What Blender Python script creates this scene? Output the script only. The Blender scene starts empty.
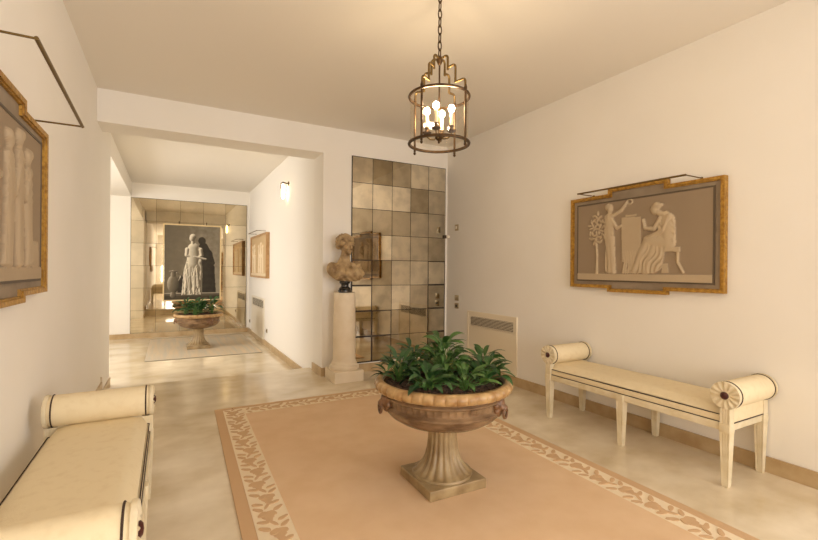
import bpy, bmesh, math, random
import numpy as np
from mathutils import Matrix, Vector
random.seed(7); rng = np.random.default_rng(7)
PI = math.pi
sc = bpy.context.scene
COL = sc.collection

# ------------------------------------------------------------------ camera
F_PX, YAW, PITCH, ROLL = 435.65, .5041, -.0008, .0084
fw = Vector((math.sin(YAW)*math.cos(PITCH), math.cos(YAW)*math.cos(PITCH), math.sin(PITCH)))
r0 = Vector((math.cos(YAW), -math.sin(YAW), 0)); u0 = r0.cross(fw)
r2 = r0*math.cos(ROLL)+u0*math.sin(ROLL); u2 = -r0*math.sin(ROLL)+u0*math.cos(ROLL)
cd = bpy.data.cameras.new('camera'); cam = bpy.data.objects.new('camera', cd); COL.objects.link(cam)
cd.sensor_width = 36; cd.lens = F_PX/818*36; cd.clip_start = .02
M4 = Matrix((( r2.x, u2.x, -fw.x, 0), (r2.y, u2.y, -fw.y, 0), (r2.z, u2.z, -fw.z, 1.3), (0, 0, 0, 1)))
cam.matrix_world = M4
sc.camera = cam

# ------------------------------------------------------------------ world, light, exposure
w = bpy.data.worlds.new('world'); sc.world = w; w.use_nodes = True
bg = w.node_tree.nodes['Background']; bg.inputs[0].default_value = (.95, .93, .9, 1); bg.inputs[1].default_value = 1.0
def area(name, loc, target, sx, sy, power, color):
    d = bpy.data.lights.new(name, 'AREA'); d.shape = 'RECTANGLE'; d.size = sx; d.size_y = sy; d.energy = power; d.color = color
    o = bpy.data.objects.new(name, d); COL.objects.link(o); o.location = loc
    o.rotation_euler = (Vector(target)-Vector(loc)).to_track_quat('-Z', 'Y').to_euler(); return o
area('window_daylight_behind', (1.0, -5.85, 1.6), (1.3, 2, 1.4), 2.8, 2.2, 200, (.96, .99, 1.1))
area('added_fill_right', (3.85, -.9, 1.6), (0, 1.6, 1.3), 2.2, 2.2, 86, (.96, .99, 1.1))  # added fill that brightens the left wall and floor, through an invented window
area('window_daylight_alcove', (-3.55, 7.75, 1.5), (2, 7.2, .8), 2.2, 2.2, 150, (.97, .99, 1.07))
sc.view_settings.view_transform = 'Standard'; sc.view_settings.look = 'None'
sc.view_settings.gamma = 1; sc.view_settings.use_curve_mapping = False
sc.view_settings.exposure = .04
sc.cycles.max_bounces = 16; sc.cycles.diffuse_bounces = 7; sc.cycles.glossy_bounces = 6; sc.cycles.transparent_max_bounces = 16
sc.cycles.caustics_reflective = False; sc.cycles.sample_clamp_indirect = 4

# ------------------------------------------------------------------ helpers
def lin(c):
    out = []
    for v in c:
        v /= 255; out.append(v/12.92 if v <= .04045 else ((v+.055)/1.055)**2.4)
    return out+[1]
def mat(name, col, rough=.5, metal=0, col2=None, scale=5, detail=4, lo=.35, hi=.65, bump=0, bscale=None, spec=.5, coat=0, emit=None, estr=0, stretch=None):
    m = bpy.data.materials.new(name); m.use_nodes = True; nt = m.node_tree; N = nt.nodes; L = nt.links
    b = N['Principled BSDF']; b.inputs['Base Color'].default_value = lin(col); b.inputs['Roughness'].default_value = rough
    b.inputs['Metallic'].default_value = metal; b.inputs['Specular IOR Level'].default_value = spec; b.inputs['Coat Weight'].default_value = coat
    tc = N.new('ShaderNodeTexCoord'); src = tc.outputs['Object']
    if stretch:
        mp = N.new('ShaderNodeMapping'); mp.inputs['Scale'].default_value = stretch; L.new(src, mp.inputs[0]); src = mp.outputs[0]
    if col2:
        n = N.new('ShaderNodeTexNoise'); n.inputs['Scale'].default_value = scale; n.inputs['Detail'].default_value = detail; L.new(src, n.inputs['Vector'])
        r = N.new('ShaderNodeValToRGB'); r.color_ramp.elements[0].position = lo; r.color_ramp.elements[1].position = hi
        r.color_ramp.elements[0].color = lin(col); r.color_ramp.elements[1].color = lin(col2)
        L.new(n.outputs['Fac'], r.inputs[0]); L.new(r.outputs[0], b.inputs['Base Color'])
    if bump:
        n = N.new('ShaderNodeTexNoise'); n.inputs['Scale'].default_value = bscale or scale*4; n.inputs['Detail'].default_value = 5; L.new(src, n.inputs['Vector'])
        bp = N.new('ShaderNodeBump'); bp.inputs['Strength'].default_value = bump; bp.inputs['Distance'].default_value = .01
        L.new(n.outputs['Fac'], bp.inputs['Height']); L.new(bp.outputs[0], b.inputs['Normal'])
    if emit:
        b.inputs['Emission Color'].default_value = lin(emit); b.inputs['Emission Strength'].default_value = estr
    return m
def glass_mat(name, tint=(255, 252, 245), fac=.08):
    m = bpy.data.materials.new(name); m.use_nodes = True; nt = m.node_tree; N = nt.nodes; L = nt.links
    N.remove(N['Principled BSDF']); t = N.new('ShaderNodeBsdfTransparent'); t.inputs[0].default_value = lin(tint)
    g = N.new('ShaderNodeBsdfGlossy'); g.inputs['Roughness'].default_value = .03; mx = N.new('ShaderNodeMixShader')
    lw = N.new('ShaderNodeLayerWeight'); lw.inputs[0].default_value = .25
    ma = N.new('ShaderNodeMath'); ma.operation = 'MULTIPLY_ADD'; ma.inputs[1].default_value = .35; ma.inputs[2].default_value = fac*.5
    L.new(lw.outputs['Facing'], ma.inputs[0]); L.new(ma.outputs[0], mx.inputs[0]); L.new(t.outputs[0], mx.inputs[1]); L.new(g.outputs[0], mx.inputs[2])
    L.new(mx.outputs[0], N['Material Output'].inputs[0]); return m
def attr_mat(name, c0, c1, rough=.7, c2=None):
    m = bpy.data.materials.new(name); m.use_nodes = True; nt = m.node_tree; N = nt.nodes; L = nt.links; b = N['Principled BSDF']
    b.inputs['Roughness'].default_value = rough; b.inputs['Specular IOR Level'].default_value = .3
    a = N.new('ShaderNodeAttribute'); a.attribute_name = 'pigment'; r = N.new('ShaderNodeValToRGB')
    r.color_ramp.elements[0].color = lin(c0); r.color_ramp.elements[1].color = lin(c1)
    if c2: e = r.color_ramp.elements.new(.5); e.color = lin(c2)
    n = N.new('ShaderNodeTexNoise'); n.inputs['Scale'].default_value = 9; n.inputs['Detail'].default_value = 6
    tc = N.new('ShaderNodeTexCoord'); L.new(tc.outputs['Object'], n.inputs['Vector'])
    ma = N.new('ShaderNodeMath'); ma.operation = 'MULTIPLY_ADD'; ma.inputs[1].default_value = .16; L.new(n.outputs['Fac'], ma.inputs[0]); L.new(a.outputs['Fac'], ma.inputs[2])
    mb = N.new('ShaderNodeMath'); mb.operation = 'SUBTRACT'; mb.inputs[1].default_value = .08; L.new(ma.outputs[0], mb.inputs[0])
    L.new(mb.outputs[0], r.inputs[0]); L.new(r.outputs[0], b.inputs['Base Color']); return m
def mirror_mat(name, ca, cb, rough, fox, nscale=7):
    m = bpy.data.materials.new(name); m.use_nodes = True; nt = m.node_tree; N = nt.nodes; L = nt.links; b = N['Principled BSDF']
    b.inputs['Metallic'].default_value = 1; b.inputs['Roughness'].default_value = rough
    oi = N.new('ShaderNodeObjectInfo'); mx = N.new('ShaderNodeMix'); mx.data_type = 'RGBA'
    mx.inputs[6].default_value = lin(ca); mx.inputs[7].default_value = lin(cb); L.new(oi.outputs['Random'], mx.inputs[0])
    n = N.new('ShaderNodeTexNoise'); n.inputs['Scale'].default_value = nscale; n.inputs['Detail'].default_value = 5
    geo = N.new('ShaderNodeNewGeometry'); L.new(geo.outputs['Position'], n.inputs['Vector'])
    r = N.new('ShaderNodeValToRGB'); r.color_ramp.elements[0].position = .38; r.color_ramp.elements[1].position = .58
    r.color_ramp.elements[0].color = (fox, fox, fox, 1); r.color_ramp.elements[1].color = (1, 1, 1, 1); L.new(n.outputs['Fac'], r.inputs[0])
    m2 = N.new('ShaderNodeMix'); m2.data_type = 'RGBA'; m2.blend_type = 'MULTIPLY'; m2.inputs[0].default_value = 1
    L.new(mx.outputs[2], m2.inputs[6]); L.new(r.outputs[0], m2.inputs[7]); L.new(m2.outputs[2], b.inputs['Base Color']); return m

class MB:
    def __init__(s): s.v = []; s.f = []; s.mi = []
    def add(s, vs, fs, mi=0, M=None):
        o = len(s.v)
        for p in vs: s.v.append(tuple(M @ Vector(p)) if M is not None else tuple(p))
        for f in fs: s.f.append([i+o for i in f]); s.mi.append(mi)
        return s
    def box(s, a, b, mi=0, M=None, bev=0):
        x0, y0, z0 = a; x1, y1, z1 = b
        if bev:
            bm = bmesh.new(); bmesh.ops.create_cube(bm, size=1)
            for v in bm.verts: v.co = Vector((x0+(v.co.x+.5)*(x1-x0), y0+(v.co.y+.5)*(y1-y0), z0+(v.co.z+.5)*(z1-z0)))
            bmesh.ops.bevel(bm, geom=bm.edges[:], offset=bev, segments=3, profile=.5, affect='EDGES')
            bm.verts.index_update(); vs = [tuple(v.co) for v in bm.verts]; fs = [[v.index for v in f.verts] for f in bm.faces]; bm.free()
            return s.add(vs, fs, mi, M)
        vs = [(x0,y0,z0),(x1,y0,z0),(x1,y1,z0),(x0,y1,z0),(x0,y0,z1),(x1,y0,z1),(x1,y1,z1),(x0,y1,z1)]
        return s.add(vs, [(0,3,2,1),(4,5,6,7),(0,1,5,4),(1,2,6,5),(2,3,7,6),(3,0,4,7)], mi, M)
    def lathe(s, prof, seg=48, fn=None, mi=0, M=None, cap=True):
        vs = []; fs = []; n = len(prof)
        for k in range(n):
            for i in range(seg):
                t = 2*PI*i/seg; r, z = prof[k]
                if fn: r, z = fn(r, z, t, k)
                vs.append((r*math.cos(t), r*math.sin(t), z))
        for k in range(n-1):
            for i in range(seg):
                j = (i+1) % seg; fs.append((k*seg+i, k*seg+j, (k+1)*seg+j, (k+1)*seg+i))
        if cap:
            if prof[0][0] > 1e-5: fs.append(list(range(seg))[::-1])
            if prof[-1][0] > 1e-5: fs.append([(n-1)*seg+i for i in range(seg)])
        return s.add(vs, fs, mi, M)
    def tube(s, pts, r, seg=8, mi=0, closed=False, M=None):
        P = [Vector(p) for p in pts]; n = len(P); vs = []; fs = []; up = None
        for k in range(n):
            if closed: t = (P[(k+1) % n]-P[k-1]).normalized()
            else: t = (P[min(k+1, n-1)]-P[max(k-1, 0)]).normalized()
            if up is None: up = Vector((0, 0, 1)) if abs(t.z) < .9 else Vector((1, 0, 0))
            a = (up-t*up.dot(t)).normalized(); up = a; b = t.cross(a)
            rr = r[k] if isinstance(r, (list, tuple)) else r
            for i in range(seg):
                th = 2*PI*i/seg; vs.append(tuple(P[k]+a*math.cos(th)*rr+b*math.sin(th)*rr))
        for k in range(n if closed else n-1):
            k2 = (k+1) % n
            for i in range(seg):
                j = (i+1) % seg; fs.append((k*seg+i, k*seg+j, k2*seg+j, k2*seg+i))
        if not closed: fs.append(list(range(seg))[::-1]); fs.append([(n-1)*seg+i for i in range(seg)])
        return s.add(vs, fs, mi, M)
    def prism(s, poly, y0, y1, mi=0, M=None):       # polygon in x,z extruded along y (y0 = front)
        n = len(poly); vs = [(x, y0, z) for x, z in poly]+[(x, y1, z) for x, z in poly]
        fs = [list(range(n)), [n+i for i in range(n)][::-1]]+[(i, n+i, n+(i+1) % n, (i+1) % n) for i in range(n)]
        return s.add(vs, fs, mi, M)
    def ring(s, outer, inner, y0, y1, mi=0, M=None, yin=None):   # frame between two equal-count polygons in x,z
        n = len(outer); yin = y0 if yin is None else yin
        vs = [(x, y0, z) for x, z in outer]+[(x, yin, z) for x, z in inner]+[(x, y1, z) for x, z in outer]+[(x, y1, z) for x, z in inner]
        fs = []
        for i in range(n):
            j = (i+1) % n
            fs += [(i, j, n+j, n+i), (2*n+i, i+3*n, j+3*n, 2*n+j), (i, 2*n+i, 2*n+j, j), (n+i, n+j, 3*n+j, 3*n+i)]
        return s.add(vs, fs, mi, M)
    def build(s, name, mats, parent=None, smooth=None, loc=None):
        me = bpy.data.meshes.new(name); me.from_pydata(s.v, [], s.f)
        for m in (mats if isinstance(mats, (list, tuple)) else [mats]): me.materials.append(m)
        me.polygons.foreach_set('material_index', s.mi)
        bm = bmesh.new(); bm.from_mesh(me); bmesh.ops.recalc_face_normals(bm, faces=bm.faces[:]); bm.to_mesh(me); bm.free()
        if smooth is not None:
            me.polygons.foreach_set('use_smooth', [True]*len(me.polygons)); me.set_sharp_from_angle(angle=math.radians(smooth))
        me.update()
        o = bpy.data.objects.new(name, me); COL.objects.link(o)
        if parent: o.parent = parent
        if loc: o.location = loc
        return o
def tag(o, label, cat, group=None, kind=None):
    o['label'] = label; o['category'] = cat
    if group: o['group'] = group
    if kind: o['kind'] = kind
    return o
def thing(name, label, cat, loc=(0, 0, 0), rz=0, group=None):
    o = bpy.data.objects.new(name, None); COL.objects.link(o); o.location = loc; o.rotation_euler = (0, 0, rz); o.empty_display_size = .1
    return tag(o, label, cat, group)
def struct(name, mb, m, smooth=None):
    o = mb.build(name, m, None, smooth); o['kind'] = 'structure'; return o
def copy_tree(o, parent=None):
    c = o.copy(); COL.objects.link(c)
    if parent: c.parent = parent
    for ch in [x for x in bpy.data.objects if x.parent == o]: copy_tree(ch, c)
    return c
def T(x, y, z): return Matrix.Translation((x, y, z))
def Rz(a): return Matrix.Rotation(a, 4, 'Z')
def Rx(a): return Matrix.Rotation(a, 4, 'X')
def Ry(a): return Matrix.Rotation(a, 4, 'Y')

# signed distance modelling: numpy fields meshed by surface nets
def surface_nets(fn, lo, hi, h):
    ax = [np.arange(lo[i], hi[i]+h, h) for i in range(3)]
    X, Y, Z = np.meshgrid(*ax, indexing='ij'); D = fn(X, Y, Z); nx, ny, nz = D.shape
    S = D < 0
    corners = [(i, j, k) for i in (0, 1) for j in (0, 1) for k in (0, 1)]
    sl = lambda A, c: A[c[0]:nx-1+c[0], c[1]:ny-1+c[1], c[2]:nz-1+c[2]]
    cnt = sum(sl(S, c).astype(int) for c in corners); act = (cnt > 0) & (cnt < 8)
    acc = np.zeros(act.shape+(3,)); num = np.zeros(act.shape)
    for a in corners:
        for ax_ in range(3):
            if a[ax_] == 0:
                b = list(a); b[ax_] = 1; b = tuple(b)
                da, db = sl(D, a), sl(D, b); cr = (da < 0) != (db < 0)
                t = np.where(cr, da/np.where(cr, da-db, 1), 0)
                for q in range(3): acc[..., q] += np.where(cr, a[q]+(t if q == ax_ else 0), 0)
                num += cr
    idx = -np.ones(act.shape, int); idx[act] = np.arange(act.sum())
    I = np.argwhere(act); V = (I+acc[act]/num[act][:, None])*h+np.array(lo)
    Fs = []
    for ax_ in range(3):
        b, c = [(1, 2), (2, 0), (0, 1)][ax_]
        d0 = [slice(1, n-1) for n in (nx, ny, nz)]; d1 = list(d0)
        d0[ax_] = slice(0, (nx, ny, nz)[ax_]-1); d1[ax_] = slice(1, (nx, ny, nz)[ax_])
        A, B = S[tuple(d0)], S[tuple(d1)]
        for flip, msk in ((0, A & ~B), (1, ~A & B)):
            P = np.argwhere(msk); 
            off = np.array([1, 1, 1]); off[ax_] = 0; P = P+off
            eb = np.zeros(3, int); eb[b] = 1; ec = np.zeros(3, int); ec[c] = 1
            q = [idx[tuple((P-eb-ec).T)], idx[tuple((P-ec).T)], idx[tuple(P.T)], idx[tuple((P-eb).T)]]
            q = np.stack(q if not flip else q[::-1], 1); Fs.append(q)
    Fq = np.concatenate(Fs); Fq = Fq[(Fq >= 0).all(1)]
    return V, Fq
def sdf_object(name, fn, lo, hi, h, m, parent):
    V, Fq = surface_nets(fn, lo, hi, h); mb = MB(); mb.v = [tuple(v) for v in V]; mb.f = [list(map(int, f)) for f in Fq]; mb.mi = [0]*len(mb.f)
    return mb.build(name, m, parent, smooth=60)
def smin(a, b, k): hh = np.clip(.5+.5*(b-a)/k, 0, 1); return b*(1-hh)+a*hh-k*hh*(1-hh)
def smax(a, b, k): return -smin(-a, -b, k)
def ell(P, c, r):
    x, y, z = (P[0]-c[0])/r[0], (P[1]-c[1])/r[1], (P[2]-c[2])/r[2]; d = np.sqrt(x*x+y*y+z*z)+1e-9
    g = np.sqrt((x/r[0])**2+(y/r[1])**2+(z/r[2])**2)+1e-9; return d*(d-1)/g
def cap(P, a, b, ra, rb=None):
    rb = ra if rb is None else rb; a = np.array(a, float); b = np.array(b, float); d = b-a
    t = np.clip(((P[0]-a[0])*d[0]+(P[1]-a[1])*d[1]+(P[2]-a[2])*d[2])/(d@d), 0, 1)
    return np.sqrt((P[0]-a[0]-t*d[0])**2+(P[1]-a[1]-t*d[1])**2+(P[2]-a[2]-t*d[2])**2)-(ra+(rb-ra)*t)

# ------------------------------------------------------------------ materials
m_wall = mat('wall_paint', (242, 238, 232), .85, col2=(240, 236, 229), scale=2)
m_wallw = mat('corridor_paint', (244, 240, 233), .85)
m_ceil = mat('ceiling_paint', (238, 233, 225), .9)
m_floor = mat('polished_travertine', (208, 190, 158), .13, col2=(238, 226, 203), scale=2.4, detail=10, lo=.32, hi=.68, spec=.45, stretch=(1, 1.2, 1))
m_base = mat('travertine_skirting', (196, 172, 134), .3, col2=(176, 148, 108), scale=6, detail=8)
m_dark = mat('mirror_backing', (52, 40, 30), .6)
m_mir = mirror_mat('antique_mirror', (250, 243, 226), (176, 164, 140), .03, .80)
m_mir2 = mirror_mat('aged_mirror', (224, 212, 188), (202, 188, 160), .025, .9, 4)
m_gilt = mat('gilt_frame', (192, 148, 62), .45, .35, col2=(150, 108, 42), scale=40, bump=.5, bscale=90)
m_mount = mat('grey_mount', (152, 136, 116), .75, col2=(136, 120, 100), scale=8)
m_line = mat('dark_moulding', (92, 78, 62), .6)
m_brass = mat('old_brass', (116, 94, 56), .4, .75)
m_bronze = mat('dark_bronze', (66, 50, 34), .4, .7, col2=(92, 68, 42), scale=30)
m_cream = mat('cream_painted_wood', (230, 218, 190), .5, col2=(218, 203, 168), scale=14, bump=.15, bscale=60)
m_uph = mat('cream_upholstery', (233, 217, 182), .8, col2=(226, 208, 171), scale=26, lo=.5, hi=.75, bump=.12, bscale=220)
m_braid = mat('dark_braid', (58, 38, 26), .7)
m_medal = mat('red_brown_medallion', (70, 28, 24), .4)
m_stone = mat('cream_marble', (172, 150, 112), .4, col2=(134, 110, 74), scale=9, detail=8)
m_rim = mat('golden_marble', (194, 162, 114), .32, col2=(150, 112, 68), scale=14, detail=8)
m_bowl = mat('brown_marble', (100, 76, 54), .26, col2=(146, 118, 88), scale=8, detail=8, stretch=(1, 1, 3))
m_mask = mat('dark_brown_marble', (96, 66, 44), .35, col2=(134, 98, 66), scale=20)
m_soil = mat('bark_soil', (48, 34, 26), .95, col2=(98, 74, 58), scale=60, detail=3, bump=1, bscale=70)
m_leaf = mat('leaf_green', (44, 78, 32), .38, col2=(80, 116, 52), scale=9, spec=.5)
m_leaf2 = mat('leaf_dark_green', (30, 64, 30), .38, col2=(54, 94, 44), scale=9, spec=.5)
m_stem = mat('stem_green', (86, 122, 58), .5)
m_plaster = mat('white_plaster', (230, 216, 193), .6, col2=(222, 206, 180), scale=7)
m_bust = mat('weathered_marble', (184, 158, 118), .55, col2=(116, 90, 58), scale=11, detail=8, lo=.4, hi=.7)
m_socle = mat('black_marble', (42, 38, 34), .2, col2=(86, 76, 66), scale=16, detail=8, lo=.5, hi=.7)
m_rug = mat('tan_wool', (229, 198, 162), .95, col2=(223, 190, 152), scale=5, bump=.5, bscale=260, spec=.1)
m_rugl = mat('cream_wool', (238, 220, 190), .95, bump=.4, bscale=260, spec=.1)
m_rugb = mat('brown_wool', (208, 174, 136), .95, bump=.4, bscale=260, spec=.1)
m_rug2 = mat('grey_striped_weave', (200, 190, 172), .6, col2=(216, 196, 166), scale=3, detail=6, lo=.35, hi=.65, stretch=(6, .4, 1), spec=.3)
m_rug2e = mat('grey_weave_edge', (150, 140, 122), .8)
m_vent = mat('cream_enamel', (236, 225, 203), .45)
m_slot = mat('vent_shadow_black', (78, 66, 50), .8)
m_ventw = mat('white_enamel', (236, 228, 212), .45)
m_steel = mat('satin_steel', (168, 152, 124), .4, .6)
m_white = mat('white_plastic', (236, 228, 212), .4)
m_glass = glass_mat('lantern_glass')
m_wglass = glass_mat('window_glass', fac=.04)
m_candle = mat('candle_sleeve', (244, 230, 196), .5)
m_bulb = mat('lit_bulb', (255, 240, 210), .3, emit=(255, 226, 180), estr=215)
m_sconce = mat('lit_shade', (255, 244, 220), .4, emit=(255, 226, 170), estr=10)
m_relief = attr_mat('grey_relief', (150, 132, 110), (188, 169, 141), .8)
m_relief2 = attr_mat('pale_relief', (206, 178, 138), (244, 230, 204), .8)
m_paint = attr_mat('grisaille_paint', (24, 20, 15), (236, 228, 208), .6, (112, 102, 84))
m_cart = mat('thin_cream_frame', (224, 200, 152), .45)
m_wood = mat('light_wood', (190, 152, 104), .5, col2=(172, 132, 86), scale=12)

# ------------------------------------------------------------------ setting
XL, XR, YB, H = -.613, 3.434, 5.1255, 3.026
XC, Y2, YF, ZF, ZC, SOF = 1.633, 5.502, 10.70, -.176, 3.066, 2.706
YS, YO, ZA, YW = 5.65, 6.56, 2.765, -5.5
XA = -3.2
struct('floor', MB().box((XL-.2, YW-.2, -.4), (XR+.2, YB+.2, 0)).box((XL-.2, YB+.2, -.4), (XC+.1, YS, 0)), m_floor)
struct('floor_corridor', MB().box((XA-.2, YS, -.5), (XC+.1, YF+.2, ZF)), m_floor)
struct('ceiling', MB().box((XL-.2, YW-.2, H), (XR+.2, YB+.05, H+.15)), m_ceil)
struct('ceiling_corridor', MB().box((XL-.1, Y2-.1, ZC), (XC+.1, YF+.1, ZC+.12)), m_ceil)
struct('ceiling_alcove', MB().box((XA-.1, YO-.1, ZA), (XL-.067, YF+.1, ZC+.12)), m_wallw)
def wall_with_window_x(x, y0, y1, z0, z1, a, b, c, d, t):   # opening y a..b, z c..d
    return MB().box((x-t, y0, z0), (x, a, z1)).box((x-t, b, z0), (x, y1, z1)).box((x-t, a, z0), (x, b, c)).box((x-t, a, d), (x, b, z1))
struct('wall_right', wall_with_window_x(XR+.15, YW-.2, YB+.3, -.1, H+.05, -1.9, .1, .5, 2.7, .15), m_wall)
struct('wall_left', MB().box((XL-.15, YW-.2, -.1), (XL, Y2, H+.05)).box((XL-.2, Y2, -.3), (XL-.03, YO, ZC+.05)), m_wall)
struct('wall_back', MB().prism([(XC, -.1), (XR+.1, -.1), (XR+.1, H+.1), (XL-.1, H+.1), (XL-.1, SOF), (XC, SOF)], YB, Y2), m_wall)
struct('wall_corridor_right', MB().box((XC+.006, Y2-.01, -.3), (XC+.2, YF+.1, ZC+.1)), m_wallw)
struct('wall_corridor_end', MB().box((XA-.1, YF, -.3), (XC+.1, YF+.15, ZC+.1)), m_wallw)
struct('wall_alcove_front', MB().box((XA-.1, YO-.12, -.3), (XL-.1, YO-.002, ZC)), m_wallw)
struct('wall_alcove_left', wall_with_window_x(XA, YO-.1, YF+.1, -.3, ZC, 6.75, 8.75, .4, 2.6, .15), m_wallw)
mb = MB()
mb.box((XL-.2, YW-.15, -.1), (-.3, YW, H+.05)).box((2.4, YW-.15, -.1), (XR+.1, YW, H+.05)).box((-.3, YW-.15, -.1), (2.4, YW, .5)).box((-.3, YW-.15, 2.7), (2.4, YW, H+.05))
struct('wall_front', mb, m_wall)
def window(name, M, w_, h_, n):
    mb = MB(); t = .05
    mb.box((0, 0, 0), (w_, .06, t), M=M).box((0, 0, h_-t), (w_, .06, h_), M=M)
    for k in range(n+1):
        x = k*(w_-t)/n; mb.box((x, 0, t), (x+t, .06, h_-t), M=M)
    o = struct(name, mb, m_white); g = MB().box((t, .025, t), (w_-t, .031, h_-t), M=M).build('window_pane', m_wglass, o); return o
window('window_1', T(-.3, YW-.1, .5), 2.7, 2.2, 3)
window('window_2', T(XA-.05, 6.75, .4) @ Rz(PI/2), 2.0, 2.2, 2)
window('added_window_right', T(XR+.1, -1.9, .5) @ Rz(PI/2), 2.0, 2.2, 2)  # invented window, put in to carry the added fill from the right
bh, bt = .102, .016
struct('baseboard_right', MB().box((XR-bt, YW, 0), (XR, YB, bh), bev=.002), m_base)
struct('baseboard_left', MB().box((XL, YW, 0), (XL+bt, Y2+.02, bh), bev=.002).box((XL-.03, Y2+.02, 0), (XL-.03+bt, YS+.12, bh), bev=.002), m_base)
struct('baseboard_back', MB().box((XC-bt, YB-bt, 0), (XR-bt, YB, bh), bev=.002).box((XC-bt, YB, 0), (XC, Y2, bh), bev=.002), m_base)
struct('baseboard_corridor_right', MB().box((XC+.006-bt, YS, ZF), (XC+.006, YF, ZF+.1), bev=.002), m_base)
struct('baseboard_corridor_end', MB().box((XA, YF-.03, ZF), (XC-bt, YF, ZF+.1), bev=.002), m_base)
struct('baseboard_corridor_left', MB().box((XL-.03, YS, ZF), (XL-.03+bt, YO, ZF+.1), bev=.002), m_base)

# ------------------------------------------------------------------ antique mirror on the back wall
def mirror(name, label, x0, z0, ncol, nrow, tw, th, y, m, thick_cols, gap=.0035, tilt=.0025):
    t = thing(name, label, 'mirror', (x0+ncol*tw/2, y, z0)); X0 = -ncol*tw/2
    MB().box((X0-.006, -.008, -.006), (X0+ncol*tw+.006, 0, nrow*th+.006)).build('backing_board', m_dark, t)
    for r in range(nrow):
        for c in range(ncol):
            g = gap
            if (c, r) in thick_cols: g = gap*3
            a, b = rng.normal(0, tilt, 2)
            o = MB().box((-tw/2+g, -.006, -th/2+g), (tw/2-g, 0, th/2-g)).build('mirror_tile', m, t)
            o.location = (X0+(c+.5)*tw, -.0095, (r+.5)*th); o.rotation_euler = (a, 0, b)
    return t
mirror('mirror_wall_panel', 'tall antique mirror of small square tiles behind the bust', 2.002, .121, 5, 8, .2785, .3244, YB, m_mir,
       {(4, 0), (4, 1), (4, 2), (4, 3), (0, 0), (0, 1), (0, 2), (0, 3), (1, 0), (1, 1)})
mirror('mirror_wall_panel', 'wide aged mirror wall at the far end of the corridor behind the statue painting', -.69, -.074, 5, 6, .4535, .471, YF, m_mir2, set(), .002, .0012)

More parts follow.
